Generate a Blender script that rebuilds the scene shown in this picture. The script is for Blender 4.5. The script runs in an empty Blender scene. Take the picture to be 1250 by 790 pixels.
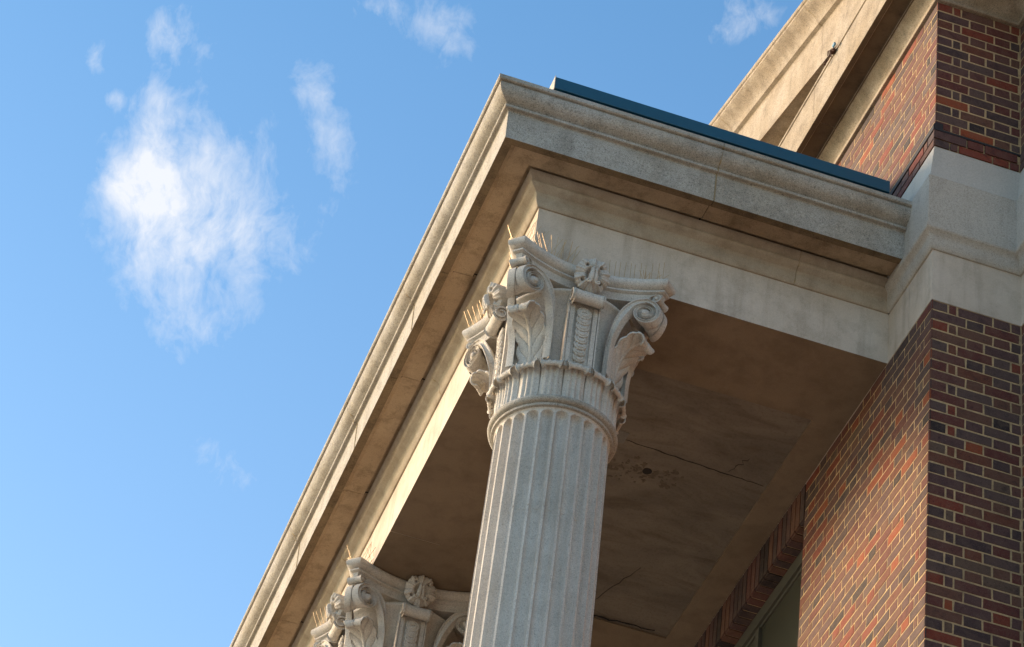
import bpy, math, random
from mathutils import Vector, Matrix
random.seed(7)
PI = math.pi
scene = bpy.context.scene
COL = scene.collection
V = Vector

# ------------------------------------------------------------------ measurements (metres, z = 0 at the viewer's eye)
CAM = (-5.35864, -12.41919, 0.0)
YAW, PITCH, ROLL, FPX = 13.20135846, 40.73398821, -7.85718319, 3801.24
GROUND = -1.6
X1, Y1 = -2.231, 0.636            # faces of the portico frieze
YE = 12.5 - Y1                    # far end of the portico
ZS = 12.09                        # underside of the portico beams
CX, CY, PITCHY = -1.889, 0.985, 3.405
PX = 0.565                        # width of the corner pier
YB = 12.5                         # length of the gabled block
ZP = 5.10                         # top of the podium

# ------------------------------------------------------------------ mesh helpers
class MB:
    def __init__(s): s.v=[]; s.f=[]; s.a=[]; s.m=[]
    def face(s, idx, a=0.0, m=0): s.f.append(idx); s.a.append(a); s.m.append(m)
    def grid(s, fn, nu, nv, cu=False, cv=False, m=0, flip=False):
        b=len(s.v)
        for i in range(nu):
            for j in range(nv): s.v.append(tuple(fn(i/(nu if cu else nu-1), j/(nv if cv else nv-1))))
        for i in range(nu if cu else nu-1):
            for j in range(nv if cv else nv-1):
                i2=(i+1)%nu; j2=(j+1)%nv
                q=(b+i*nv+j, b+i2*nv+j, b+i2*nv+j2, b+i*nv+j2)
                s.face(q[::-1] if flip else q, 0, m)
    def loft(s, rings, cap=True, closed=True, m=0):
        b=len(s.v); n=len(rings[0])
        for r in rings: s.v.extend(tuple(p) for p in r)
        for i in range(len(rings)-1):
            for j in range(n if closed else n-1):
                j2=(j+1)%n
                s.face((b+i*n+j, b+i*n+j2, b+(i+1)*n+j2, b+(i+1)*n+j),0,m)
        if cap:
            s.face(tuple(b+j for j in range(n))[::-1],0,m)
            s.face(tuple(b+(len(rings)-1)*n+j for j in range(n)),0,m)
    def box(s, x0,x1,y0,y1,z0,z1,m=0):
        s.loft([[(x0,y0,z0),(x1,y0,z0),(x1,y1,z0),(x0,y1,z0)],[(x0,y0,z1),(x1,y0,z1),(x1,y1,z1),(x0,y1,z1)]],m=m)
    def tube(s, pts, r, n=6, r2=None, m=0):
        rings=[]; N=len(pts)
        for i,p in enumerate(pts):
            p=V(p); d=(V(pts[min(i+1,N-1)])-V(pts[max(i-1,0)])).normalized()
            u=d.orthogonal().normalized(); w=d.cross(u)
            rr=r if r2 is None else r+(r2-r)*i/(N-1)
            rings.append([p+u*rr*math.cos(2*PI*k/n)+w*rr*math.sin(2*PI*k/n) for k in range(n)])
        for i in range(1,N):   # keep the rings from twisting
            best=min(range(n),key=lambda k:(rings[i][k]-rings[i-1][0]).length)
            rings[i]=rings[i][best:]+rings[i][:best]
        s.loft(rings,m=m)
    def mirror_add(s, other, mat):
        b=len(s.v)
        s.v.extend(tuple(mat@V(p)) for p in other.v)
        fl=mat.determinant()<0
        for f,a,m in zip(other.f,other.a,other.m):
            f=tuple(b+i for i in f); s.face(f[::-1] if fl else f,a,m)
    def build(s, name, mats, parent=None, smooth=30, recalc=True, under=None):
        me=bpy.data.meshes.new(name); me.from_pydata(s.v,[],s.f); me.update()
        if recalc:
            import bmesh
            bm=bmesh.new(); bm.from_mesh(me); bmesh.ops.recalc_face_normals(bm,faces=bm.faces); bm.to_mesh(me); bm.free()
        if any(s.a):
            at=me.attributes.new('tone','FLOAT','FACE'); at.data.foreach_set('value',s.a)
        for mt in (mats if isinstance(mats,(list,tuple)) else [mats]): me.materials.append(mt)
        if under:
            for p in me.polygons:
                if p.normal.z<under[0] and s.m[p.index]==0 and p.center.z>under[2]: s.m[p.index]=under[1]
        me.polygons.foreach_set('material_index',s.m)
        if smooth:
            me.polygons.foreach_set('use_smooth',[True]*len(me.polygons)); me.set_sharp_from_angle(angle=math.radians(smooth))
        o=bpy.data.objects.new(name,me); COL.objects.link(o)
        if parent is not None:
            o.parent=parent
            if parent.get('_w'): o.matrix_parent_inverse=Matrix.Translation(-parent.location)
        return o
def tag(o,label=None,cat=None,group=None,kind=None):
    for k,v in (('label',label),('category',cat),('group',group),('kind',kind)):
        if v: o[k]=v
    return o
def empty(name,loc,label,cat,group=None):
    o=bpy.data.objects.new(name,None); o.empty_display_size=.2; COL.objects.link(o); o.location=loc
    return tag(o,label,cat,group)
def shift(mb,d):
    mb.v=[(x+d[0],y+d[1],z+d[2]) for x,y,z in mb.v]; return mb
def lerp(tab,x):
    if x<=tab[0][0]: return tab[0][1]
    for (a,b),(c,d) in zip(tab,tab[1:]):
        if x<=c: return b+(d-b)*(x-a)/(c-a)
    return tab[-1][1]
def spline(pts,n):
    """Catmull-Rom through pts, n samples"""
    P=[V(p) for p in pts]; P=[2*P[0]-P[1]]+P+[2*P[-1]-P[-2]]; out=[]; k=len(P)-3
    for i in range(n):
        t=i/(n-1)*k; j=min(int(t),k-1); u=t-j; a,b,c,d=P[j:j+4]
        out.append(.5*((2*b)+(c-a)*u+(2*a-5*b+4*c-d)*u*u+(3*b-a-3*c+d)*u**3))
    return out

def sweep(mb, prof, path, cuts=(), gap=.004, inner=None, m=0, mj=1):
    """closed profile of (q,z), q outward = left of the path; mitred at corners; 'cuts' are joints at distances"""
    P=[V((p[0],p[1])) for p in path]; n=len(P)
    D=[(P[i+1]-P[i]).normalized() for i in range(n-1)]
    L=[(P[i+1]-P[i]).length for i in range(n-1)]
    def ring_at(i,s):
        d=D[i]; nrm=V((-d.y,d.x)); p=P[i]+d*s
        return [(p.x+nrm.x*q,p.y+nrm.y*q,z) for q,z in prof]
    def ring_corner(k):
        if k==0: return ring_at(0,0)
        if k==n-1: return ring_at(n-2,L[-1])
        a,b=D[k-1],D[k]; na,nb=V((-a.y,a.x)),V((-b.y,b.x)); bis=(na+nb); bis/=bis.dot(na)
        return [(P[k].x+bis.x*q,P[k].y+bis.y*q,z) for q,z in prof]
    cum=[0]
    for l in L: cum.append(cum[-1]+l)
    cuts=sorted(cuts); cur=[ring_corner(0)]; ci=0
    for i in range(n-1):
        while ci<len(cuts) and cuts[ci]<cum[i+1]:
            s=cuts[ci]-cum[i]
            cur.append(ring_at(i,s-gap/2)); mb.loft(cur,m=m)
            c=V((sum(q for q,z in prof)/len(prof),sum(z for q,z in prof)/len(prof)))
            pr=[(q-(.004 if q>c.x else -.004),z-(.004 if z>c.y else -.004)) for q,z in prof]
            sv=prof; 
            d=D[i]; nrm=V((-d.y,d.x)); rr=[]
            for e in (-gap/2-.002,gap/2+.002):
                p=P[i]+d*(s+e); rr.append([(p.x+nrm.x*q,p.y+nrm.y*q,z) for q,z in pr])
            mb.loft(rr,m=mj)
            cur=[ring_at(i,s+gap/2)]; ci+=1
        cur.append(ring_corner(i+1))
    mb.loft(cur,m=m)

# ------------------------------------------------------------------ materials
def newmat(name):
    m=bpy.data.materials.new(name); m.use_nodes=True; nt=m.node_tree; b=nt.nodes['Principled BSDF']
    return m,nt,b
def N(nt,t,**k):
    n=nt.nodes.new(t)
    for a,v in k.items(): setattr(n,a,v)
    return n
def ramp(nt,fac,stops,interp='LINEAR'):
    r=N(nt,'ShaderNodeValToRGB'); r.color_ramp.interpolation=interp
    el=r.color_ramp.elements
    while len(el)<len(stops): el.new(.5)
    for e,(p,c) in zip(el,stops): e.position=p; e.color=(*c,1) if len(c)==3 else c
    nt.links.new(fac,r.inputs[0]); return r.outputs[0]
def mix(nt,fac,a,b,mode='MIX'):
    n=N(nt,'ShaderNodeMix',data_type='RGBA',blend_type=mode)
    for s,v in ((n.inputs[0],fac),(n.inputs[6],a),(n.inputs[7],b)):
        if hasattr(v,'links') or isinstance(v,bpy.types.NodeSocket): nt.links.new(v,s)
        elif isinstance(v,(tuple,list)): s.default_value=(*v,1) if len(v)==3 else v
        else: s.default_value=v
    return n.outputs[2]
def noise(nt,co,scale,detail=4,rough=.55,dist=0,dim='3D'):
    n=N(nt,'ShaderNodeTexNoise',noise_dimensions=dim); n.inputs['Scale'].default_value=scale
    n.inputs['Detail'].default_value=detail; n.inputs['Roughness'].default_value=rough; n.inputs['Distortion'].default_value=dist
    nt.links.new(co,n.inputs['Vector']); return n.outputs[0]
def math_(nt,op,a,b=0.,c=0.):
    n=N(nt,'ShaderNodeMath',operation=op)
    for s,v in zip(n.inputs,(a,b,c)):
        if isinstance(v,bpy.types.NodeSocket): nt.links.new(v,s)
        else: s.default_value=v
    return n.outputs[0]
def mapping(nt,co,scale):
    m=N(nt,'ShaderNodeMapping'); m.inputs['Scale'].default_value=scale; nt.links.new(co,m.inputs[0]); return m.outputs[0]

def stone(name, base, warm, dark, speck=.5, stain=.4, bump=.35, streak=.3, rough=.88):
    m,nt,b=newmat(name); L=nt.links
    co=N(nt,'ShaderNodeNewGeometry').outputs['Position']
    big=noise(nt,co,1.7,5,.6,.3); mid=noise(nt,co,7,6,.65,.2); fine=noise(nt,co,75,4,.75); grit=noise(nt,co,190,2,.6)
    c=mix(nt,ramp(nt,big,[(.35,(0,0,0)),(.68,(1,1,1))]),base,warm)
    d=ramp(nt,mid,[(.46,(0,0,0)),(.74,(1,1,1))]); d=math_(nt,'MULTIPLY',d,stain)
    c=mix(nt,d,c,dark)
    st=noise(nt,mapping(nt,co,(9,9,.9)),1.0,4,.6)
    st=math_(nt,'MULTIPLY',ramp(nt,st,[(.5,(0,0,0)),(.72,(1,1,1))]),streak); c=mix(nt,st,c,dark)
    s=math_(nt,'MULTIPLY',ramp(nt,fine,[(.30,(1,1,1)),(.40,(0,0,0))]),speck*.8); c=mix(nt,s,c,tuple(x*.5 for x in dark))
    s2=math_(nt,'MULTIPLY',ramp(nt,grit,[(.30,(1,1,1)),(.42,(0,0,0))]),speck*.8); c=mix(nt,s2,c,tuple(x*.5 for x in dark))
    g=math_(nt,'MULTIPLY',ramp(nt,grit,[(.58,(0,0,0)),(.75,(1,1,1))]),.35); c=mix(nt,g,c,tuple(min(.8,x*1.35) for x in base))
    gr=N(nt,'ShaderNodeMapRange'); L.new(math_(nt,'ADD',math_(nt,'MULTIPLY',fine,.5),math_(nt,'MULTIPLY',grit,.5)),gr.inputs[0]); gr.inputs[1].default_value=.35; gr.inputs[2].default_value=.65; gr.inputs[3].default_value=1-.30*min(1,speck); gr.inputs[4].default_value=1+.26*min(1,speck)
    cc=N(nt,'ShaderNodeCombineXYZ'); [L.new(gr.outputs[0],cc.inputs[i]) for i in range(3)]
    c=mix(nt,1.,c,cc.outputs[0],'MULTIPLY')
    L.new(c,b.inputs['Base Color']); b.inputs['Roughness'].default_value=rough
    b.inputs['Specular IOR Level'].default_value=.25
    h=math_(nt,'ADD',math_(nt,'MULTIPLY',fine,.6),math_(nt,'ADD',math_(nt,'MULTIPLY',grit,.4),math_(nt,'MULTIPLY',mid,1.2)))
    bp=N(nt,'ShaderNodeBump'); bp.inputs['Strength'].default_value=bump; bp.inputs['Distance'].default_value=.006
    L.new(h,bp.inputs['Height']); L.new(bp.outputs[0],b.inputs['Normal'])
    return m
M={}
M['column']=stone('limestone_column',(.56,.52,.47),(.52,.47,.41),(.27,.24,.20),speck=.55,stain=.30,bump=.35,streak=.45)
M['capital']=stone('limestone_capital',(.56,.52,.465),(.50,.45,.385),(.25,.21,.16),speck=.6,stain=.4,bump=.55,streak=.2)
M['cornice']=stone('limestone_weathered',(.40,.375,.335),(.36,.32,.26),(.15,.13,.10),speck=.95,stain=.5,bump=.7,streak=.25)
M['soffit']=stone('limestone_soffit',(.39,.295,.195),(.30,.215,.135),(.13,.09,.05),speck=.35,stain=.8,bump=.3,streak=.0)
M['frieze']=stone('limestone_frieze',(.58,.50,.42),(.49,.41,.325),(.27,.22,.165),speck=.2,stain=.5,bump=.2,streak=.45)
M['bed']=stone('limestone_moulding',(.42,.365,.29),(.36,.29,.21),(.17,.13,.09),speck=.25,stain=.55,bump=.2,streak=.3)
M['block']=stone('limestone_band',(.47,.435,.385),(.41,.375,.325),(.26,.235,.20),speck=.55,stain=.25,bump=.6,streak=.45)
M['weath']=stone('limestone_slope',(.50,.465,.415),(.46,.425,.37),(.36,.34,.31),speck=.35,stain=.15,bump=.4,streak=.35)  # slightly lighter, evener stone for the sloped top of the band
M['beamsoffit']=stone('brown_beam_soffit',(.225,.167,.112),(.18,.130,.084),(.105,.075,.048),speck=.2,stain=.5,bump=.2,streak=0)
M['upper']=stone('limestone_gable',(.41,.35,.28),(.32,.25,.17),(.13,.095,.06),speck=.8,stain=.65,bump=.4,streak=.25)
M['darksoffit']=stone('dark_soffit',(.17,.125,.075),(.13,.095,.06),(.05,.035,.022),speck=.3,stain=.7,bump=.3,streak=0)
M['dripstone']=stone('dirty_drip_edge',(.20,.145,.085),(.15,.105,.06),(.05,.035,.02),speck=.6,stain=.8,bump=.6,streak=0)
M['joint']=stone('lime_mortar_joint',(.32,.25,.14),(.28,.21,.12),(.12,.09,.05),speck=.3)

# ceiling render: brown, cloudy, sooty streaks
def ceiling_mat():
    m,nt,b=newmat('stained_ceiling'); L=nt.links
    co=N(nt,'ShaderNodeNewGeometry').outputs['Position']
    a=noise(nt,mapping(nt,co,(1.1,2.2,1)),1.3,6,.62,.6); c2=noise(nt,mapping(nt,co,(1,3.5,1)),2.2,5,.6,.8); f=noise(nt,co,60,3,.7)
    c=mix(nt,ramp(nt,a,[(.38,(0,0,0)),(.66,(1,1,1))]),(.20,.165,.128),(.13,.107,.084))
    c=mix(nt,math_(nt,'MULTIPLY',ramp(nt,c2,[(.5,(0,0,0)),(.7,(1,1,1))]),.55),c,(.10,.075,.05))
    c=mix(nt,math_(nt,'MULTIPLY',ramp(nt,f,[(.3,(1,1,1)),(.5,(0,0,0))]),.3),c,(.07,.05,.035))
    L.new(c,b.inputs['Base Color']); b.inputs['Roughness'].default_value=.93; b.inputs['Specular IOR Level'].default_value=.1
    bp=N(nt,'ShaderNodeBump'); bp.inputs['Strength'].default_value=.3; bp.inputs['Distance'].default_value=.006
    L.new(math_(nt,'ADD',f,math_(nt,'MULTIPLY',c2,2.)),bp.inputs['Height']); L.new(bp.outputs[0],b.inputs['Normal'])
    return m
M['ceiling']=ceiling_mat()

def brick_mat():
    m,nt,b=newmat('stock_brick'); L=nt.links
    co=N(nt,'ShaderNodeNewGeometry').outputs['Position']
    at=N(nt,'ShaderNodeAttribute',attribute_name='tone',attribute_type='GEOMETRY').outputs['Fac']
    pal=[(.0,(.032,.022,.022)),(.035,(.066,.040,.038)),(.14,(.095,.048,.044)),(.28,(.118,.046,.036)),(.42,(.130,.058,.038)),(.55,(.118,.034,.026)),
         (.67,(.098,.060,.052)),(.77,(.142,.046,.026)),(.85,(.19,.038,.019)),(.925,(.115,.072,.050)),(.955,(.25,.055,.018))]
    c=ramp(nt,at,pal,'CONSTANT')
    n1=noise(nt,co,14,5,.65,.4); n2=noise(nt,co,70,4,.7); n3=noise(nt,co,200,2,.5)
    c=mix(nt,math_(nt,'MULTIPLY',ramp(nt,n1,[(.45,(0,0,0)),(.68,(1,1,1))]),.35),c,(.16,.10,.07))
    c=mix(nt,math_(nt,'MULTIPLY',ramp(nt,n1,[(.30,(1,1,1)),(.46,(0,0,0))]),.55),c,(.035,.024,.022))
    c=mix(nt,math_(nt,'MULTIPLY',ramp(nt,n2,[(.30,(1,1,1)),(.44,(0,0,0))]),.6),c,(.02,.015,.016))
    c=mix(nt,math_(nt,'MULTIPLY',ramp(nt,n3,[(.58,(0,0,0)),(.72,(1,1,1))]),.25),c,(.30,.22,.17))
    L.new(c,b.inputs['Base Color']); b.inputs['Roughness'].default_value=.8; b.inputs['Specular IOR Level'].default_value=.3
    bp=N(nt,'ShaderNodeBump'); bp.inputs['Strength'].default_value=.5; bp.inputs['Distance'].default_value=.004
    L.new(math_(nt,'ADD',n2,n3),bp.inputs['Height']); L.new(bp.outputs[0],b.inputs['Normal'])
    return m
M['brick']=brick_mat()
def mortar_mat():
    m,nt,b=newmat('lime_mortar'); L=nt.links
    co=N(nt,'ShaderNodeNewGeometry').outputs['Position']
    n1=noise(nt,co,6,6,.7); n2=noise(nt,co,90,3,.7)
    c=mix(nt,ramp(nt,n1,[(.35,(0,0,0)),(.66,(1,1,1))]),(.60,.42,.22),(.31,.22,.12)); c=mix(nt,math_(nt,'MULTIPLY',ramp(nt,n2,[(.3,(1,1,1)),(.5,(0,0,0))]),.5),c,(.14,.10,.06))
    L.new(c,b.inputs['Base Color']); b.inputs['Roughness'].default_value=.95
    bp=N(nt,'ShaderNodeBump'); bp.inputs['Strength'].default_value=.6; bp.inputs['Distance'].default_value=.003
    L.new(n2,bp.inputs['Height']); L.new(bp.outputs[0],b.inputs['Normal'])
    return m
M['mortar']=mortar_mat()
def brick_tex():
    m,nt,b=newmat('brickwork_far'); L=nt.links
    co=N(nt,'ShaderNodeNewGeometry').outputs['Position']; sp=N(nt,'ShaderNodeSeparateXYZ'); L.new(co,sp.inputs[0])
    cb=N(nt,'ShaderNodeCombineXYZ'); L.new(math_(nt,'ADD',sp.outputs[0],sp.outputs[1]),cb.inputs[0]); L.new(sp.outputs[2],cb.inputs[1])
    t=N(nt,'ShaderNodeTexBrick'); L.new(cb.outputs[0],t.inputs['Vector'])
    for k,v in (('Scale',1.),('Mortar Size',.005),('Brick Width',.225),('Row Height',.075),('Bias',0.)): t.inputs[k].default_value=v
    t.inputs['Color1'].default_value=(.09,.055,.06,1); t.inputs['Color2'].default_value=(.20,.075,.05,1); t.inputs['Mortar'].default_value=(.38,.30,.19,1)
    L.new(t.outputs[0],b.inputs['Base Color']); b.inputs['Roughness'].default_value=.85
    return m
M['brickfar']=brick_tex()
def plain(name,c,rough=.5,metal=0.,var=.25,scale=20,bump=0.):
    m,nt,b=newmat(name); L=nt.links
    co=N(nt,'ShaderNodeNewGeometry').outputs['Position']; n=noise(nt,co,scale,4,.6)
    L.new(mix(nt,n,tuple(x*(1-var) for x in c),tuple(min(1,x*(1+var)) for x in c)),b.inputs['Base Color'])
    b.inputs['Roughness'].default_value=rough; b.inputs['Metallic'].default_value=metal
    if bump:
        bp=N(nt,'ShaderNodeBump'); bp.inputs['Strength'].default_value=bump; bp.inputs['Distance'].default_value=.01
        L.new(n,bp.inputs['Height']); L.new(bp.outputs[0],b.inputs['Normal'])
    return m
M['blue']=plain('blue_painted_metal',(.002,.060,.105),.5,0,.12,9)
M['lead']=plain('dark_lead',(.02,.018,.02),.8,0,.3,12)
M['spike']=plain('spike_wire',(.42,.29,.16),.45,.6,.1)
M['glass']=plain('dim_window_glass',(.050,.048,.033),.35,0,.12,2)
M['frame']=plain('painted_window_frame',(.07,.065,.05),.5,0,.2)
M['ground']=plain('paving',(.41,.33,.24),.9,0,.25,.8,.2)
M['roof']=plain('roof_slate',(.06,.062,.07),.7,0,.3,3)
M['rust']=plain('rusty_iron',(.07,.028,.018),.85,.1,.5,60)
M['bluebit']=plain('blue_plastic',(.06,.20,.30),.5,0,.1)
M['crack']=plain('crack_dark',(.018,.013,.010),.95,0,.4,80)
M['flake']=plain('flaked_ceiling',(.105,.080,.055),.95,0,.5,70)
M['patch']=stone('grey_patch',(.20,.185,.16),(.17,.15,.13),(.08,.07,.06),speck=.5)

# ------------------------------------------------------------------ ground (one sheet)
g=MB(); S=400
g.v=[(-S,-S,GROUND),(S,-S,GROUND),(S,S,GROUND),(-S,S,GROUND)]; g.face((0,1,2,3))
tag(g.build('ground',M['ground'],smooth=0),kind='structure')

# ------------------------------------------------------------------ brickwork
H_,C_,S_=.102,.046,.215
def rows_flemish(kind,width,start):
    """list of (u0,u1) brick extents over 'width'; start: 'h' header + closer first, 's' stretcher first, 'sh' header without closer"""
    out=[]; u=0
    seq=[H_,C_] if start=='h' else ([] if start=='s' else [H_])
    nxt=S_
    for w in seq:
        out.append((u,u+w)); u+=w+.010
    while u<width-.02:
        w=nxt; out.append((u,min(u+w,width))); u+=w+.010; nxt=H_ if nxt==S_ else S_
    return out
def lay(mb, org, ud, nd, width, ztop, zbot, firstrow, rng, holes=(), dark=None, u_off=0):
    """org (x,y) of u=0 on the face plane; ud along the wall, nd outward"""
    z=ztop-(.0 if ztop!=ZS+.003 else .0); r=0
    while z-.065>=zbot-.04:
        z1=z-.005; z0=max(z-.070,zbot+.002)
        st=('h','s')[(r+firstrow)%2]
        dz0=rng.uniform(-.0012,.0012)
        for (u0,u1) in rows_flemish(0,width,st):
            gone=False
            for a,b,c,d in holes:
                if c<z0+.03<d:
                    if u0>=a-.001 and u1<=b+.001: gone=True
                    elif u0<a<u1: u1=a
                    elif u0<b<u1: u0=b
            if gone: continue
            if u1-u0<.02: continue
            t=rng.random()
            if dark and dark(u0,z0) and rng.random()<.75: t=rng.uniform(0,.15)
            j=lambda:rng.uniform(-.0019,.0019)
            dep=rng.uniform(-.0007,.0007)
            b0=len(mb.v); e=.0014
            first=(u0==0)
            c=[(u0+(0 if first else j()),z0+dz0+j()),(u1+j(),z0+dz0+j()),(u1+j(),z1+dz0+j()),(u0+(0 if first else j()),z1+dz0+j())]
            ci=[(c[0][0]+(0 if first else e),c[0][1]+e),(c[1][0]-e,c[1][1]+e),(c[2][0]-e,c[2][1]-e),(c[3][0]+(0 if first else e),c[3][1]-e)]
            for (u,zz),q in [(p,-.0060) for p in c]+[(p,0.0 if first else dep) for p in ci]:
                uu=u if not first or u>0.001 else 0
                mb.v.append((org[0]+ud[0]*uu+nd[0]*(q-.003),org[1]+ud[1]*uu+nd[1]*(q-.003),zz))
            for f in ((4,5,6,7),(0,1,5,4),(1,2,6,5),(2,3,7,6),(3,0,4,7)): mb.face(tuple(b0+i for i in f),max(t,.001))
        z-=.075; r+=1

bld=empty('gabled_building',(3,6,GROUND),'dark red brick building with stone bands and a stone gable rising behind the portico','building')
bld['_w']=1
WIN=[(1.90,5.0),(7.5,10.6)]; WZ0,WZ1=6.6,11.80
# mortar core of the wall
core=MB(); q=.0052; ZL=4.5
def wallbox(y0,y1,z0,z1): core.box(q,.45,y0,y1,z0,z1)
ys=[q,WIN[0][0]-.004,WIN[0][1]+.004,WIN[1][0]-.004,WIN[1][1]+.004,YB-q]
for a,b in ((ys[0],ys[1]),(ys[2],ys[3]),(ys[4],ys[5])): wallbox(a,b,WZ0,ZS)
wallbox(q,YB-q,ZL,WZ0)
for (a,b) in WIN: core.box(.012,.30,a+q+.001,b-q-.001,WZ1+.006,ZS)      # behind the soldier course
core.box(.451,PX+.3,q,1.9,ZL,ZS)
core.box(PX+q,PX+3.4,-3+q,-.0,ZL,ZS); core.box(PX+.3,PX+3.4,-2.7,2,ZS,14.7)
core.box(q,PX+3,q,YB-q,13.32,14.60); core.box(PX+q,PX+3.4,-3+q,q-.001,13.32,14.60)
core.build('mortar',M['mortar'],bld,smooth=0)
bw=MB(); rng=random.Random(11)
holes=[(a,b,WZ0,ZS) for a,b in WIN]
darker=lambda u,z:(z>11.45 and .08<u<.62 and z>11.75-.55*(u-.35))  # zone under the stone band where most bricks get darker tones
lay(bw,(0,0),(0,1),(-1,0),YB,ZS+.003,6.0,1,rng,holes,darker)
lay(bw,(0,0),(1,0),(0,-1),PX-.003,ZS+.003,6.0,0,rng)
lay(bw,(PX,-.001),(0,-1),(-1,0),2.999,ZS+.003,6.0,1,rng)
lay(bw,(PX,-3),(1,0),(0,-1),3.4,ZS+.003,6.0,0,rng)
bw.build('brick_wall',M['brick'],bld,smooth=0,recalc=False)
lo=MB(); lo.box(0,8,0,YB,GROUND,ZL); lo.box(.004,.5,.004,YB-.004,ZL,6.0); lo.box(PX,8,-3,-.001,GROUND,6.0)
lo.box(.45,8,1.901,YB-.004,6.0,14.60) if False else None
lo.build('lower_wall',M['brickfar'],bld,smooth=0)
# upper brickwork, two courses below a dark slot, the rest above
ub=MB(); rng=random.Random(5)
for seg,(zt,zb,fr) in enumerate(((14.603,13.488,0),(13.462,13.325,1))):
    o=-.012 if seg else 0.0
    lay(ub,(0+o,0+o),(0,1),(-1,0),YB,zt,zb,fr+1,rng)
    lay(ub,(0+o,0+o),(1,0),(0,-1),PX-.003-2*o*0,zt,zb,fr,rng)
    lay(ub,(PX+o,-.001+o),(0,-1),(-1,0),2.999,zt,zb,fr+1,rng)
    lay(ub,(PX+o,-3+o),(1,0),(0,-1),3.4,zt,zb,fr,rng)
ub.build('upper_brick_wall',M['brick'],bld,smooth=0,recalc=False)
# dark slot with a lead strip
sl=MB(); sweep(sl,[(-.05,13.4625),(.006,13.4625),(.006,13.470),(-.002,13.486),(-.05,13.489)],[(PX+3.4,-3),(PX,-3),(PX,0),(0,0)]); sweep(sl,[(-.05,13.4625),(.014,13.4625),(.014,13.505),(-.002,13.530),(-.05,13.530)],[(0,-.004),(0,YB)]); sl.build('damp_course',M['lead'],bld,smooth=0)
# core of the two projecting courses
# stone band: frieze stone, moulding, block with weathered top
PATHB=[(PX+3.4,-3),(PX,-3),(PX,0),(0,0),(0,YB)]
fb=MB(); sweep(fb,[(-.3,ZS),(0,ZS),(0,12.478),(-.3,12.478)],PATHB,cuts=[6.4+PX+.33,6.4+PX+2.2])
fb.build('stone_band',[M['frieze'],M['joint']],bld)
mo=MB(); sweep(mo,[(-.3,12.4785),(.010,12.4785),(.016,12.484),(.024,12.500),(.029,12.520),(.030,12.540),(.032,12.556),(.040,12.572),(.053,12.583),(.062,12.590),(.067,12.600),(.0675,12.6225),(.058,12.627),(-.3,12.627)],PATHB)
mo.build('band_moulding',M['block'],bld,smooth=24)
bk=MB(); sweep(bk,[(-.3,12.6275),(.056,12.6275),(.056,13.022),(.048,13.0295),(-.3,13.0295)],PATHB,cuts=[6.4+PX+.9])
bk.build('band_block',[M['block'],M['joint']],bld)
we=MB(); sweep(we,[(-.3,13.030),(.047,13.030),(.044,13.036),(.004,13.320),(-.3,13.320)],PATHB); we.build('band_weathering',M['weath'],bld)
# window with frame and soldier course
rng=random.Random(3)
for (a,b) in WIN:
    sd=MB(); y=a
    while y<b-.03:
        y1=min(y+.065,b); t=rng.choice([.03,.1,.2,.3,.45,.12])
        for (x0,x1,z0,z1) in ((-.003,.010,WZ1+.010,ZS-.008),):
            sd.box(x0,x1,y+.001,y1,z0,z1)
        for k in range(2): sd.box(.006+.115*k,.108+.115*k,y+.001,y1,WZ1+rng.uniform(-.003,.003),WZ1+.009)
        for i in range(18): sd.a[-1-i]=t
        y+=.075
    sd.build('soldier_course',M['brick'],bld,smooth=0)
for i,(a,b) in enumerate(WIN):
    fr=MB(); x=.105
    fr.box(x,x+.06,a,b,WZ1-.10,WZ1); fr.box(x+.018,x+.07,a,b,WZ1-.125,WZ1-.1)
    fr.box(x,x+.06,a,a+.07,WZ0,WZ1-.125); fr.box(x,x+.06,b-.07,b,WZ0,WZ1-.125); fr.box(x,x+.06,a+.07,b-.07,WZ0,WZ0+.08)
    n=3
    for k in range(1,n): yy=a+(b-a)*k/n; fr.box(x+.005,x+.055,yy-.03,yy+.03,WZ0+.08,WZ1-.125)
    w=fr.build('window',M['frame'],bld,smooth=0)
    gl=MB(); gl.box(x+.03,x+.045,a+.07,b-.07,WZ0+.08,WZ1-.126); gl.build('pane',M['glass'],w,smooth=0)
# upper cornice of the gable end: horizontal part
PATHU=[(PX+3.4,-3),(PX,-3),(PX,0),(0,0),(0,YB)]
uc=MB(); sweep(uc,[(-.3,14.604),(.018,14.604),(.022,14.610),(.022,14.626),(.008,14.630),(.010,14.642),(.022,14.662),(.043,14.690),(.066,14.714),(.086,14.733),(.092,14.741),(-.3,14.7415)],PATHU)
uc.build('cornice_moulding',M['upper'],bld,smooth=24)
ZC=15.10; uf=MB()
sweep(uf,[(-.3,14.742),(.100,14.742),(.100,14.757),(.106,14.762),(.205,14.764),(.214,14.748),(.250,14.745),(.255,14.755),(.255,ZC-.03),(.262,ZC-.022),(.262,ZC-.003),(.25,ZC),(-.3,ZC)],PATHU,cuts=[6.4+PX+1.45,6.4+PX+3.3])
uf.build('gable_cornice',[M['upper'],M['joint'],M['darksoffit']],bld,under=(-.6,2,0))  # downward faces take the darker soffit stone
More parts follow.
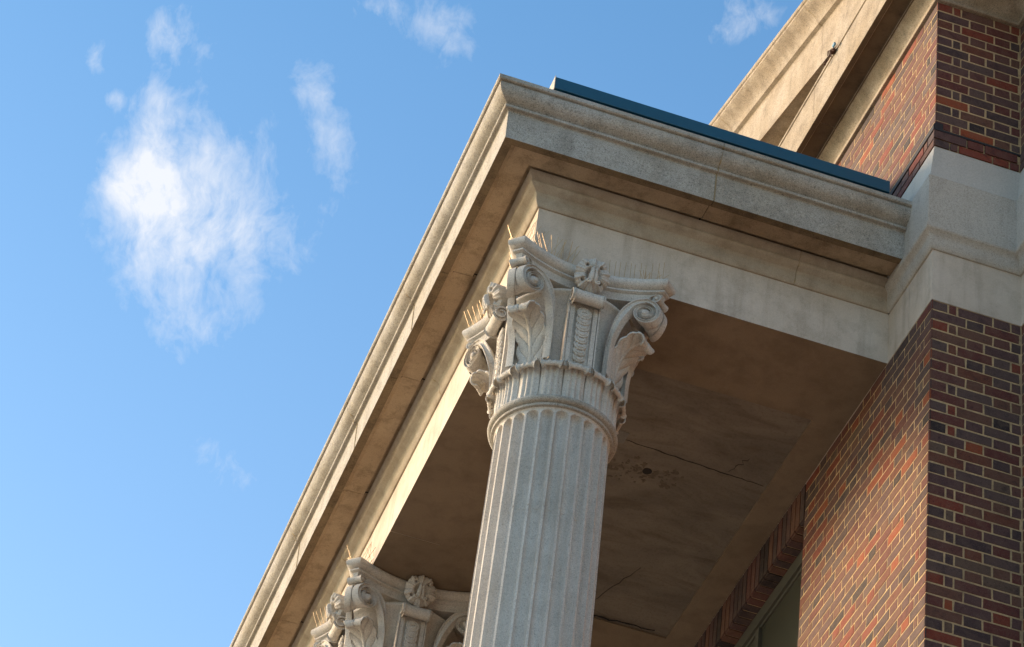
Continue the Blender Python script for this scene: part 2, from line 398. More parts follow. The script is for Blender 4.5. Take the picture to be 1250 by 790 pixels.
# raking cornice (a straight pitched pediment)
SL=.275; YV=.98; YM=YB/2
def rk(y): yy=min(y,YB-y); return ZC+SL*(yy-YV)
prof=[(.03,'b'),(.235,'b'),(.256,'b'),(.256,.365),(.262,.378),(.292,.388),(.298,.402),(.303,.415),(.318,.438),(.340,.458),(.366,.476),(.388,.492),(.402,.508),(.404,.522),(.414,.528),(.418,.552),(.408,.560),(-.3,.64),(-.3,'b')]
def rake_ring(y):
    out=[]
    for qq,h in prof:
        base=rk(y)
        if h=='b': z=max(base,ZC+.0007)+(.012 if qq<.24 and base>ZC else 0)
        else: z=base+h
        out.append((-qq,y,z))
    return out
ra=MB()
def rake_run(ys):
    ra.loft([rake_ring(y) for y in ys])
jt=[1.35,3.02,4.6]
prev=-.30
ylist=[-.30,YV]
segs=[]; edges=[-.30]+jt+[YM]
for a,b in zip(edges,edges[1:]):
    st=[a+.002]+([YV] if a<YV<b else [])+[b-.002 if b!=YM else b]
    rake_run(st)
rake_run([YM,YB-YV,YB+.30])
for y in jt:
    r=[]
    for e in (-.004,.004):
        r.append([(p[0]+.003*(1 if p[0]<-.1 else 0),y+e,p[2]-.002) for p in rake_ring(y)])
    ra.loft(r,m=1)
ra.build('raking_cornice',[M['upper'],M['joint']],bld,smooth=24)
ty=MB(); ty.loft([[(-.02,.3,ZC),(-.02,YB-.3,ZC),(-.02,YM,rk(YM)+.3)],[(.3,.3,ZC),(.3,YB-.3,ZC),(.3,YM,rk(YM)+.3)]]); ty.build('tympanum',M['upper'],bld,smooth=0)
rf=MB(); rf.loft([[(.31,-.30,rk(-.3)+.60),(.31,YM,rk(YM)+.645),(.31,YB+.3,rk(-.3)+.60)],[(8,-.30,rk(-.3)+.60),(8,YM,rk(YM)+.645),(8,YB+.3,rk(-.3)+.60)]])
rf.box(PX-.25,PX+3.4,-3.25,-.31,ZC+.001,ZC+.2)
rf.build('roof',M['roof'],bld,smooth=0)
# rusty cramp and debris in the joint of the gable cornice
cr=empty('rusty_bracket',(-.27,1.05,15.10),'small rusty iron cramp with a blue scrap stuck in the joint of the gable cornice','bracket')
c1=MB()
def wire(pts,r): c1.tube([V(p) for p in pts],r,5)
rg=random.Random(9)
for k in range(9):
    y=rg.uniform(-.02,.12); z=-.02+rg.uniform(-.03,.02)
    wire([(-.008,y,z),(-.022,y+rg.uniform(.02,.05),z+rg.uniform(-.02,.03)),(-.012,y+rg.uniform(.04,.1),z+rg.uniform(-.03,.01))],.0035)
c1.box(-.014,.006,.02,.065,-.030,-.014)
c1.build('rusty_wire',M['rust'],cr,smooth=0)
c2=MB(); c2.loft([[(-.016,-.03,-.01),(-.022,.0,-.02),(-.018,-.005,-.045),(-.012,-.03,-.03)],[(-.028,-.028,-.012),(-.03,.0,-.022),(-.026,-.005,-.04),(-.024,-.03,-.03)]]); c2.build('blue_scrap',M['bluebit'],cr,smooth=0)

# ------------------------------------------------------------------ podium (storey under the portico)
pod=empty('podium',(-1.2,6,GROUND),'plain stone ground storey carrying the portico columns','podium')
pod['_w']=1
pm=MB(); pm.box(X1-.15,-.004,Y1-.15,YE+.15,GROUND,ZP-.25); pm.box(X1-.28,-.004,Y1-.28,YE+.28,ZP-.25,ZP); pm.build('podium_wall',M['frieze'],pod,smooth=0)

# ------------------------------------------------------------------ portico entablature
por=empty('portico',(-1.2,6,ZS),'long pale stone portico roof with deep moulded cornice carried on fluted columns','portico')
por['_w']=1
PATHP=[(0,Y1),(X1,Y1),(X1,YE),(0,YE)]
LX=-X1
ar=MB(); sweep(ar,[(-.34,ZS),(0,ZS),(0,12.478),(-.34,12.478)],PATHP,cuts=[LX+2.9])
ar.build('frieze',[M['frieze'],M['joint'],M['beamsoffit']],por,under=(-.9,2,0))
bm_=MB(); sweep(bm_,[(-.3,12.4785),(.010,12.4785),(.016,12.483),(.024,12.496),(.030,12.514),(.032,12.532),(.034,12.548),(.042,12.562),(.056,12.572),(.071,12.578),(.080,12.584),(.085,12.590),(.089,12.595),(.089,12.604),(.080,12.608),(.083,12.613),(.098,12.636),(.106,12.656),(.106,12.667),(-.3,12.667)],PATHP,cuts=[.62,LX+1.9,LX+4.0])
bm_.build('bed_moulding',[M['bed'],M['joint']],por,smooth=24)
cn=MB(); sweep(cn,[(-.28,12.691),(.122,12.691),(.128,12.663),(.252,12.660),(.258,12.652),(.279,12.652),(.279,12.698),(-.28,12.699)],PATHP,cuts=[-X1+X1*0+LX-1.267-.0+.0 if False else LX-(2.231-1.267)*1.0,LX+.95,LX+2.05,LX+3.35,LX+5])
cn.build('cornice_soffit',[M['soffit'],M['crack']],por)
dr=MB(); sweep(dr,[(.2795,12.631),(.334,12.6262),(.3345,12.640),(.2795,12.665)],PATHP,cuts=[1.267,LX+.95,LX+2.05,LX+3.35,LX+5]); dr.build('drip_edge',[M['dripstone'],M['crack']],por)
co_=MB(); sweep(co_,[(.20,12.6915),(.336,12.6255),(.338,12.70),(.342,12.830),(.348,12.837),(.366,12.838),(.371,12.841),(.372,12.855),(.368,12.858),(.356,12.861),(.360,12.869),(.374,12.879),(.394,12.887),(.411,12.900),(.423,12.918),(.430,12.938),(.432,12.956),(.426,12.966),(.424,12.972),(.440,12.974),(.446,12.979),(.447,13.004),(.438,13.014),(.20,13.020)],PATHP,cuts=[1.267,LX+1.55,LX+2.85,LX+4.3])
co_.build('cornice',[M['cornice'],M['joint']],por,smooth=24)
rfp=MB(); rfp.box(X1-.25,-.004,Y1-.25,YE+.25,12.70,13.018) ; rfp.box(X1+.35,-.10,.90,.96,13.1205,13.66); rfp.box(X1+.33,-.08,.88,.98,13.6605,13.69); rfp.box(X1+.1,-.004,Y1+.05,YE-.05,13.019,13.12); rfp.build('flat_roof_shade_upstand',M['lead'],por,smooth=0)  # upstand and cap added unseen behind the coping to shade the band weathering
# soffit beams and recessed ceiling
IX,IY=-1.50,1.315
cl=MB(); B0=ZS
cl.box(X1+.34,-.001,Y1+.34,IY,B0,B0+.3); cl.box(X1+.34,IX,IY,YE-.34,B0,B0+.3); cl.box(-.20,-.001,IY,YE-.34,B0,B0+.3)
for k in range(1,4):
    yc=CY+PITCHY*k; cl.box(IX,-.20,yc-.54,yc+.34,B0,B0+.3) if k<3 else None
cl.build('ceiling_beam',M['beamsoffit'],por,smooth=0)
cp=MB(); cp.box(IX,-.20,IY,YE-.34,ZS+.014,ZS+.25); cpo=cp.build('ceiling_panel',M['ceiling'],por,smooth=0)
# cracks, hole and patch in the ceiling, thin reliefs just below the panel
ck=MB(); rg=random.Random(4)
def crack(p0,p1,w,n=14,wob=.02,z=ZS+.0118):
    ck=MB()
    p0,p1=V(p0),V(p1); d=(p1-p0); nrm=V((-d.y,d.x)).normalized(); L_=[];R_=[]
    for i in range(n+1):
        t=i/n; p=p0+d*t+nrm*rg.uniform(-wob,wob)*math.sin(PI*t)**.3; ww=w*(.4+rg.random())*(.35+math.sin(PI*t)*.8)
        L_.append((p.x+nrm.x*ww,p.y+nrm.y*ww)); R_.append((p.x-nrm.x*ww,p.y-nrm.y*ww))
    ck.loft([[(a[0],a[1],z),(b[0],b[1],z),(b[0],b[1],z+.006),(a[0],a[1],z+.006)] for a,b in zip(L_,R_)])
    ck.build('crack',M['crack'],por,smooth=0)
crack((-1.20,2.00),(-.22,2.06),.0035,26,.006); crack((-.47,2.02),(-.40,1.84),.0018,8)
def disc(x,y,r,n=14,wob=.25,z=ZS+.0108):
    ring=[]
    for k in range(n):
        a=2*PI*k/n; rr=r*(1+rg.uniform(-wob,wob)); ring.append((x+rr*math.cos(a),y+rr*math.sin(a),z))
    ck.loft([ring,[(a,b,c+.006) for a,b,c in ring]])
disc(-.931,2.236,.030,16,.05); ck.build('drain_hole',M['crack'],por,smooth=0)

crack((-1.46,3.88),(-.30,3.80),.0045,26,.012,ZS-.0012); crack((-.62,3.2),(-.80,3.75),.0018,10,.01)
ck=MB()
for k in range(70):
    t=rg.random(); disc(-1.16+.42*t+rg.gauss(0,.03),2.30-.07*t+rg.gauss(0,.05),rg.uniform(.003,.017),9,.7,ZS+.0112+k*.00002)
fo=ck.build('flaking_paint',M['flake'],por,smooth=0); fo['kind']='stuff'
pt=MB(); pt.box(-1.30,-1.16,1.93,2.04,ZS+.0105,ZS+.02); pt.build('ceiling_patch',M['patch'],por,smooth=0)

# ------------------------------------------------------------------ blue metal coping on the portico roof
bl=empty('metal_coping',(-1.3,.28,13.04),'long dark blue metal strip lying along the edge of the portico roof','coping')
bl['_w']=1
b1=MB(); b1.box(-2.336,-.194,.212,.38,13.048,13.140); o=b1.build('metal_box',[M['blue']],bl,smooth=0)
bv=o.modifiers.new('b','BEVEL'); bv.width=.004; bv.segments=2
b2=MB(); b2.box(-2.325,-.19,.232,.38,13.019,13.0475); b2.build('packing_strip',M['lead'],bl,smooth=0)
b3=MB(); b3.box(-2.341,-2.3365,.205,.385,13.035,13.142); b3.build('end_cap',M['block'],bl,smooth=0)

# ------------------------------------------------------------------ column
col=empty('fluted_column',(CX,CY,ZP),'tall fluted stone column with scrolled capital at the near corner of the portico','column','columns carrying the portico')
O=(0,0,ZS-ZP-.003)          # capital origin in column coordinates
def rz(mb,prof,n=96):
    for (a,b) in zip(prof,prof[1:]): pass
    mb.loft([[(r*math.cos(2*PI*k/n),r*math.sin(2*PI*k/n),z) for k in range(n)] for r,z in prof])
def shaft():
    mb=MB(); NF=24; per=14; n=NF*per; top=-1.036; hw=.415   # hw = half flute width as a fraction of one pitch
    zb=-(ZS-ZP)+.42
    def rad(z): return .326+.0128*min(1.,(top-z))+.0085*max(0,(top-z)-1.) 
    zs=[-1.020,-1.028]+[top-.0005]+[top-.05*(i/12)**1.6 for i in range(1,13)]
    for zj in (-1.72,-3.6): zs+= [zj+.006,zj+.003,zj,zj-.003,zj-.006]
    zs+=[-1.3,-1.5,-2.,-2.4,-2.8,-3.2,-4.,-4.6,-5.2,-5.8,zb+.05,zb]
    zs=sorted(set(zs),reverse=True); rings=[]
    for z in zs:
        R=rad(z); hwm=hw*2*PI*R/NF; d=top-z; ring=[]
        if z>top: R+=.010*((z-top)/.016)**2
        jn=min((abs(z-zj) for zj in (-1.72,-3.6)),default=9); gr=.003 if jn<.0015 else 0
        for k in range(n):
            f=(k%per)/per-.5; u=f/hw
            dep=0
            if abs(u)<1 and d>0:
                e=u*u+((hwm-d)/hwm)**2 if d<hwm else u*u
                if e<1: dep=.043*math.sqrt(1-e)
            rr=R-dep-gr; a=2*PI*(k+.0)/n+PI/NF*0
            ring.append((rr*math.cos(a),rr*math.sin(a),z))
        rings.append(ring)
    mb.loft(rings); shift(mb,O); return mb.build('shaft',M['column'],col,smooth=38)
shaft()
bs=MB(); zb=-(ZS-ZP); rz(bs,[(.40,.42),(.41,.38),(.46,.36),(.49,.32),(.46,.28),(.45,.24),(.52,.20),(.55,.16),(.52,.121),(.30,.121)]); bs.box(-.56,.56,-.56,.56,0,.12); bs.build('base',M['column'],col,smooth=40)
cap=MB()
rz(cap,[(.300,-1.0225),(.338,-1.0225),(.349,-1.019),(.351,-1.005),(.343,-1.001),(.350,-.998),(.363,-.995),(.371,-.987),(.374,-.975),(.371,-.963),(.361,-.955),(.346,-.952),(.300,-.951)],112)
shift(cap,O); cap.build('astragal',M['cornice'],col,smooth=45)

capo=MB()   # bell = the capital's body
rz(capo,[(.30,-.953),(.327,-.953),(.320,-.80),(.316,-.62),(.319,-.48),(.328,-.38),(.344,-.29),(.366,-.235),(.382,-.215),(.396,-.208),(.402,-.200),(.400,-.190),(.386,-.186),(.345,-.184),(.345,-.139)],128)
shift(capo,O); capital=capo.build('capital',M['capital'],col,smooth=50)
def cpart(mb,name,smooth=45,mat='capital',solid=0,bev=0):
    shift(mb,O); o=mb.build(name,M[mat],capital,smooth=smooth)
    if solid:
        s=o.modifiers.new('s','SOLIDIFY'); s.thickness=solid; s.offset=-1
    return o
def rot(k): return Matrix.Rotation(k*PI/2,4,'Z')
# abacus
def abacus():
    mb=MB(); out=[]
    a0=.44; n=18
    side=[(-a0+2*a0*i/n) for i in range(n+1)]
    f=lambda d:.390+.128*(abs(d)/a0)**2
    for k in range(4):
        c,s=math.cos(k*PI/2),math.sin(k*PI/2)
        for d in side:
            x,y=d,-f(d); out.append((x*c-y*s,x*s+y*c))
    m=len(out)
    nr=[]
    for i in range(m):
        a,b,c=V(out[i-1]),V(out[i]),V(out[(i+1)%m])
        n1=(b-a).normalized(); n2=(c-b).normalized(); n1=V((n1.y,-n1.x)); n2=V((n2.y,-n2.x)); q=n1+n2; q/=max(.3,q.dot(n1)); nr.append(q)
    pr=[(.014,0),(.004,-.006),(.0,-.016),(.0,-.030),(.004,-.042),(.013,-.053),(.025,-.061),(.036,-.066),(.037,-.071),(.029,-.073),(.028,-.084),(.034,-.088),(.046,-.094),(.050,-.110),(.056,-.139)]
    mb.loft([[(out[i][0]-nr[i].x*d,out[i][1]-nr[i].y*d,z) for i in range(m)] for d,z in pr])
    return mb
cpart(abacus(),'abacus',42)

# ---- corner volutes
C28=math.cos(math.radians(28))
WT=[(.30,.100),(.34,.112),(.40,.142),(.44,.138),(.50,.112),(.56,.080),(.62,.050),(.66,.036),(.70,.034)]
EC=(.560,-.262)
def Rsp(th): return .108*math.exp(-.108*th)
def volute():
    mb=MB()
    # outer / inner edge of the band in (rd,z)
    outer=[];inner=[]
    st_o=spline([(.338,-.715,0),(.340,-.56,0),(.358,-.44,0),(.398,-.325,0),(.452,-.225,0),(.505,-.172,0),(EC[0],EC[1]+.106,0)],40)
    st_i=spline([(.384,-.715,0),(.386,-.57,0),(.402,-.455,0),(.438,-.350,0),(.476,-.268,0),(.512,-.212,0),(EC[0],EC[1]+.074,0)],40)
    outer+=[(p.x,p.y) for p in st_o[:-1]]; inner+=[(p.x,p.y) for p in st_i[:-1]]
    K=84; TH=2*PI*1.95
    for i in range(K):
        th=TH*i/(K-1); R=Rsp(th); bw=.030*math.exp(-.108*th); 
        for lst,r in ((outer,R),(inner,R-bw)):
            lst.append((EC[0]+r*math.sin(th)*C28,EC[1]+r*math.cos(th)))
    ns=len(outer)
    cross=[(0,-.034),(0,0.0),(.03,.007),(.15,.007),(.21,-.003),(.5,-.007),(.79,-.003),(.85,.007),(.97,.007),(1,0.0),(1,-.034)]
    def P(rd,z,t): return ((rd-t)/math.sqrt(2),-(rd+t)/math.sqrt(2),z)   # diagonal (+x,-y); t towards -y ... t>0 is the -Y face
    for sg in (1,-1):
        def fn(a,b):
            i=min(ns-1,int(round(a*(ns-1)))); j=int(round(b*(len(cross)-1))); f,d=cross[j]
            rd=outer[i][0]*(1-f)+inner[i][0]*f; z=outer[i][1]*(1-f)+inner[i][1]*f
            t=lerp(WT,rd)+d
            if d<-.02: t=lerp(WT,rd)-.040
            return P(rd,z,sg*t)
        mb.grid(fn,ns,len(cross))
        # recessed web closing the eye of the scroll
        def web(a,b):
            th=2*PI*a; r=Rsp(th)*.97*b; rd=EC[0]+r*math.sin(th)*C28; z=EC[1]+r*math.cos(th)
            return P(rd,z,sg*(lerp(WT,rd)-.021-.002*b))
        mb.grid(web,49,7)
        # eye: stepped boss
        def eye(a,b):
            th=2*PI*a; k=[(0,.018),(.010,.018),(.016,.014),(.019,.006),(.022,.004),(.026,.001),(.028,-.006),(.028,-.024)][int(round(b*7))]
            r,d=k; rd=EC[0]+r*math.sin(th)*C28; z=EC[1]+r*math.cos(th); return P(rd,z,sg*(lerp(WT,EC[0])+d-(rd-EC[0])*.45))
        mb.grid(eye,25,8)
    # the roll between the two scroll faces
    def roll(a,b):
        th=-.9+(2*PI*.98+.9)*a; tau=-1+2*b
        wst=1-.10*(1-tau*tau)+(.035 if abs(abs(tau)-.30)<.12 else 0)-(.05 if abs(tau)<.08 else 0)
        if th<0:
            R=Rsp(0)+.0; i=39+int(round(th/.9*14)); p=outer[max(0,i)]
            rd,z=p; rd=EC[0]+(rd-EC[0])*1; z=EC[1]+(z-EC[1])*wst
        else:
            R=(Rsp(th)-.003)*wst; rd=EC[0]+R*math.sin(th)*C28; z=EC[1]+R*math.cos(th)
        t=(lerp(WT,rd)-.002)*tau
        return P(rd,z,t)
    mb.grid(roll,64,29)
    return mb
def corner_roll():
    # little rolled tendril between scroll and abacus
    mb=MB()
    def P(rd,z,t): return ((rd-t)/math.sqrt(2),-(rd+t)/math.sqrt(2),z)
    c=(.612,-.142)
    def fn(a,b):
        th=2*PI*a*1.0; tau=-1+2*b; r=.027*(1-.2*(1-tau*tau)); return P(c[0]+r*math.sin(th),c[1]+r*math.cos(th),tau*.052)
    mb.grid(fn,25,13,cu=False)
    for sg in (1,-1):
        def e(a,b):
            th=2*PI*a; k=[(0,.006),(.010,.006),(.013,-.004),(.018,-.004),(.021,.001),(.027,.0)][int(round(b*5))]; return P(c[0]+k[0]*math.sin(th),c[1]+k[0]*math.cos(th),sg*(.052+k[1]))
        mb.grid(e,25,6)
    sp=spline([(c[0],c[1]+.028,0),(c[0]-.03,c[1]+.022,0),(c[0]-.05,c[1]-.005,0),(c[0]-.055,c[1]-.03,0)],10)
    mb.loft([[P(p.x,p.y,-.06),P(p.x,p.y,.06),P(p.x-.012,p.y-.008,.06),P(p.x-.012,p.y-.008,-.06)] for p in sp])
    return mb
def acanthus():
    mb=MB()
    sp=spline([(.342,-.715,0),(.352,-.63,0),(.366,-.55,0),(.392,-.485,0),(.430,-.438,0),(.475,-.412,0),(.520,-.404,0),(.550,-.416,0),(.562,-.442,0),(.550,-.464,0),(.530,-.462,0)],92)
    def P(rd,z,t): return ((rd-t)/math.sqrt(2),-(rd+t)/math.sqrt(2),z)
    wt=[(0,.080),(.15,.088),(.35,.095),(.55,.092),(.70,.078),(.82,.064),(.92,.050),(1,.038)]
    def fn(a,b):
        i=min(91,int(round(a*91))); p=sp[i]; d=(sp[min(91,i+2)]-sp[max(0,i-2)]).normalized(); nr=V((d.y,-d.x,0))
        s=-1+2*b; w=lerp(wt,a)*(1+(.17*abs(math.sin(PI*(a*7.5-1.5)))**.7-.08)*(1 if a<.7 else .2))
        vein=(.0105*abs(math.sin(PI*(a*7.5-abs(s)*1.5)))**.6-.006)*min(1,abs(s)*6)*(1 if a<.66 else max(.15,1-(a-.66)*6))*min(1,(1-abs(s))*4+.25)*(1-.5*a)
        mid=.007*math.exp(-(s/.07)**2)
        fold=-.014*s*s*(1-a*.6)+(.012*s**6)*(1-a)
        off=vein+mid+fold
        return P(p.x+nr.x*off,p.y+nr.y*off,s*w)
    mb.grid(fn,92,61); return mb
def console():
    mb=MB(); tw=.095
    c=(.418,-.258)
    st=[(.350,-.745),(.350,-.62),(.350,-.50),(.352,-.40),(.356,-.31),(c[0]-.056,c[1])]
    o_=spline([(x,z,0) for x,z in st],26); path=[(p.x,p.y) for p in o_[:-1]]; K=46
    TH=2*PI*1.35
    for i in range(K):
        th=TH*i/(K-1); R=.056*math.exp(-.13*th); path.append((c[0]-R*math.cos(th),c[1]+R*math.sin(th)))
    def nrm(i):
        a=V(path[max(0,i-1)]); b=V(path[min(len(path)-1,i+1)]); d=(b-a).normalized(); return V((d.y,-d.x))  # towards the outside front
    def ribbon(t0,t1,o0,o1,i0=0,i1=None):
        i1=len(path) if i1 is None else i1; rings=[]
        for i in range(i0,i1):
            p=V(path[i]); n=nrm(i); k=1. if i<26 else max(.35,math.exp(-.12*(TH*(i-25)/(K-1))))
            a=p+n*o0*k; b=p+n*o1*k
            rings.append([(t0,-a.x,a.y),(t1,-a.x,a.y),(t1,-b.x,b.y),(t0,-b.x,b.y)])
        mb.loft(rings)
    ribbon(-tw+.006,tw-.006,-.045,.006,0,26)       # strap
    for sg in (1,-1):
        ribbon(min(sg*.056,sg*(tw-.012)),max(sg*.056,sg*(tw-.012)),.002,.018,0,24)
        ribbon(min(sg*(tw-.008),sg*tw),max(sg*(tw-.008),sg*tw),-.045,.022,0,24)
        ribbon(min(sg*(tw-.018),sg*(tw+.004)),max(sg*(tw-.018),sg*(tw+.004)),-.004,.012,18,None)   # spiral fillet on the cheek
        def cheek(a,b):
            th=2*PI*a; r=.050*math.exp(-.10*th*0)*b; return (sg*(tw-.010),-(c[0]-r*math.cos(th)),c[1]+r*math.sin(th))
        mb.grid(cheek,25,4)
    def roll(a,b):
        th=2*PI*a; tau=-1+2*b; R=.0565*math.exp(-.085*th)*(1-.10*(1-tau*tau)+.05*math.exp(-(tau/.12)**2)); return (tau*(tw-.004),-(c[0]-R*math.cos(th)),c[1]+R*math.sin(th))
    mb.grid(roll,37,17)
    return mb
def husks():
    mb=MB()
    for k in range(9):
        z=-.340-.0455*k; R=.0455-.0012*k; cy=-(.374-.0022*k)
        if k==8: R*=.7
        def fn(a,b):
            th=2*PI*a; r=min(1,b/.82)*R; x=r*math.sin(th); zz=r*math.cos(th)
            h=.012+.0035*(-zz/R)-.0004*0+.005*math.sqrt(max(0,1-(r/R)**2))
            if .50<b<.66: h-=.0045
            for dx in (-.011,0,.011): h-=.014*math.exp(-((x-dx)**2+(zz-.004)**2)/(2*.0026**2))
            if b>.82: h-=(b-.82)/.18*.016; x*=1-(b-.82)*.25; zz*=1-(b-.82)*.25
            return (x,cy-h,z+zz)
        mb.grid(fn,49,24)
    return mb
def rosette():
    mb=MB(); c=V((0,-.462,-.106)); tl=math.radians(20)
    def ruffle(th): return 1+.07*abs(math.sin(2.5*th+.6))**.6+.028*math.cos(10*th+1.)+.022*math.cos(25*th)
    def fn(a,b):
        th=2*PI*a; rho=min(1,b/.80); R=.102*ruffle(th) if rho>.3 else .102
        R=.102*(1+(ruffle(th)-1)*rho**2); r=R*rho; x=r*math.sin(th); z=r*math.cos(th)
        h=.018*math.sin(PI*min(1,rho*.9+.05))+.007*rho**2*math.cos(10*th+1.)-.009*abs(math.cos(2.5*th+.6))**10*rho-.010*rho**4+.003*math.cos(25*th)*rho
        h-=.038*math.exp(-(rho/.40)**4)
        for q in (38,128,-128,-38):
            hx,hz=.068*math.sin(math.radians(q)),.068*math.cos(math.radians(q))
            h-=.060*math.exp(-((x-hx)**2+(z-hz)**2)/(2*.0052**2))
        if b>.80: k=(b-.80)/.20; h-=k*.085; x*=1-.25*k; z*=1-.25*k
        return (c.x+x,c.y-h*math.cos(tl)-z*math.sin(tl),c.z+z*math.cos(tl)-h*math.sin(tl))
    mb.grid(fn,145,50)
    return mb
def tongue():
    mb=MB(); c=V((0,-.490,-.126)); tl=math.radians(12)
    def T(x,y,z): return (c.x+x,c.y-y*math.cos(tl)-z*math.sin(tl),c.z+z*math.cos(tl)-y*math.sin(tl))
    def fn(a,b):
        th=2*PI*a; rr=b; cz=.034*max(-1,min(1,math.cos(th)*3)); w=.023+.006*(math.cos(th)<0)
        x=rr*w*math.sin(th); z=rr*(.022*math.cos(th)+cz)
        h=.030*math.sqrt(max(0,1-rr**4)); h-=.010*math.exp(-(x/.003)**2)*(z<.02); h-=.016*math.exp(-(x*x+(z-.036)**2)/(2*.004**2))
        return T(x,h-.004,z)
    mb.grid(fn,57,14)
    for sg in (1,-1):     # two small curls at its foot
        pts=[]
        for i in range(30):
            t=i/29
            if t<.3: u=t/.3; pts.append(T(sg*(.012+.004*u),.014,-.010-.040*u))
            else:
                th=(t-.3)/.7*2*PI*1.1; R=.015*math.exp(-.20*th); cx0=.030
                pts.append(T(sg*(cx0-R*math.cos(th)),.016,-.050-R*math.sin(th)))
        mb.tube(pts,.0062,7,.005)
    return mb
def collar():
    mb=MB(); NL=16
    sp=spline([(.348,-.958,0),(.344,-.90,0),(.343,-.84,0),(.344,-.79,0),(.349,-.755,0),(.360,-.732,0),(.376,-.722,0),(.392,-.727,0),(.400,-.741,0),(.397,-.756,0),(.386,-.762,0),(.377,-.756,0)],42)
    for k in range(NL):
        a0=2*PI*k/NL
        def fn(a,b):
            i=int(round(a*41)); p=sp[i]; d=(sp[min(41,i+1)]-sp[max(0,i-1)]).normalized(); nr=V((d.y,-d.x))
            s=-1+2*b; hw=PI/NL*(.97-.08*a-.30*max(0,(a-.5)/.5)); 
            rib=(.0042*math.cos(s*PI*4)+.003*math.exp(-(s/.1)**2))*(1-min(1,max(0,a-.5)*3))
            off=rib-(.020*abs(s)**8 if a<.62 else .010*abs(s)**10)
            rr=p.x+nr.x*off; z=p.y+nr.y*off-.007*s**4*max(0,(a-.5)/.5); an=a0+s*hw
            return (rr*math.cos(an),rr*math.sin(an),z)
        mb.grid(fn,42,33)
    return mb
def four(fn,name,smooth=50,solid=0,start=0):
    base=fn()
    for k in range(4):
        m=MB(); m.mirror_add(base,rot(k+start)); cpart(m,name,smooth,solid=solid)
four(volute,'volute',40); four(corner_roll,'tendril',50); four(acanthus,'acanthus_leaf',70,.012)
four(console,'scroll_bracket',40); four(husks,'husk_chain',60); four(rosette,'rosette',60); four(tongue,'tongue',50)
cpart(collar(),'leaf_collar',60,solid=.004)

def kids(o): return [c for c in bpy.data.objects if c.parent is o]
def copy_tree(o,parent=None):
    ch=kids(o); c=o.copy(); COL.objects.link(c); c.parent=parent
    for x in ch: copy_tree(x,c)
    return c
labs=['second fluted column down the front, its capital half behind the corner column','third fluted column along the portico front','farthest fluted column along the portico front']
cols=[col]
for k in range(1,4):
    c=copy_tree(col); c.location=(CX,CY+PITCHY*k if k<3 else YE-(CY-Y1),ZP); c['label']=labs[k-1]; cols.append(c)

# ------------------------------------------------------------------ bird spikes on the capitals
def spikes(side,half,seed,messy,name_label):
    """side 0: -Y face, 1: -X face ; half -1 left / +1 right as seen from outside"""
    rg=random.Random(seed)
    e=empty('bird_spike_strip',(0,0,0),name_label,'bird spikes','bird spikes on the capitals')
    w=MB(); st=MB(); f=lambda d:.390+.128*(abs(d)/.44)**2
    a,b=(.105,.43) if half>0 else (-.43,-.10)
    n=11
    def M2(d,r,z):
        return (d,-r,z) if side==0 else (-r,-d,z)
    ring=[]
    for i in range(9):
        d=a+(b-a)*i/8; r=f(d)-.026; ring.append([M2(d,r+.008,.001),M2(d,r-.008,.001),M2(d,r-.008,.006),M2(d,r+.008,.006)])
    st.loft(ring)
    for i in range(n*(2 if messy else 1)):
        d=a+(b-a)*(i+.5)/(n*(2 if messy else 1))+rg.uniform(-.004,.004); r=f(d)-.026
        h=.125+rg.uniform(-.008,.008)
        lean=(rg.uniform(-.05,.05),rg.uniform(.0,.035)) if not messy else (rg.uniform(-.07,.07),rg.uniform(-.01,.07))
        if not messy: lean=(lean[0]*.12,lean[1]*.3+(.045 if side else 0))
        w.tube([M2(d,r,.004),M2(d+lean[0]*.5,r+lean[1]*.5,h*.5),M2(d+lean[0],r+lean[1],h)],.0018,4)
    if not messy:
        for i in range(10):
            d=b-rg.uniform(0,.12)*half; r=f(min(.44,abs(d)))-.026; w.tube([M2(d,r,.004),M2(d+rg.uniform(-.05,.05),r+rg.uniform(.0,.03),.05)],.0014,4)
    w.build('spike_wire',M['spike'],e,smooth=0); st.build('base_strip',M['spike'],e,smooth=0)
    return e
def place(e,ci): e.location=cols[ci].location+V((0,0,ZS-ZP-.003)); return e
A=place(spikes(0,-1,1,True,'tangled bird spikes left of the rosette on the corner column'),0)
B=place(spikes(0,1,2,False,'row of straight upright bird spikes right of the rosette on the corner column'),0)
C=place(spikes(1,-1,3,False,'bird spikes on the farther half of the left face of the corner column capital'),0)
D=place(spikes(1,1,4,False,'bird spikes on the nearer half of the left face of the corner column capital'),0)
for e,l in ((A,'bird spikes on the near face of the second capital down the portico front'),(C,'bird spikes at the far left corner of the second capital'),(D,'bird spikes beside the left scroll of the second capital')):
    c=copy_tree(e); place(c,1); c['label']=l

# ------------------------------------------------------------------ sky, sun
SUN_EL,SUN_AZ=math.radians(16),math.radians(-50)     # azimuth from +Y, negative towards -X
w=bpy.data.worlds.new('World'); scene.world=w; w.use_nodes=True; nt=w.node_tree; L=nt.links
bg=nt.nodes['Background']; sky=N(nt,'ShaderNodeTexSky',sky_type='NISHITA'); sky.sun_disc=False
SKY_EL=math.radians(24)
sky.sun_elevation=SUN_EL; sky.sun_rotation=SUN_AZ; sky.altitude=50; sky.air_density=1.0; sky.dust_density=1.2; sky.ozone_density=1.5
co=N(nt,'ShaderNodeTexCoord').outputs['Generated']
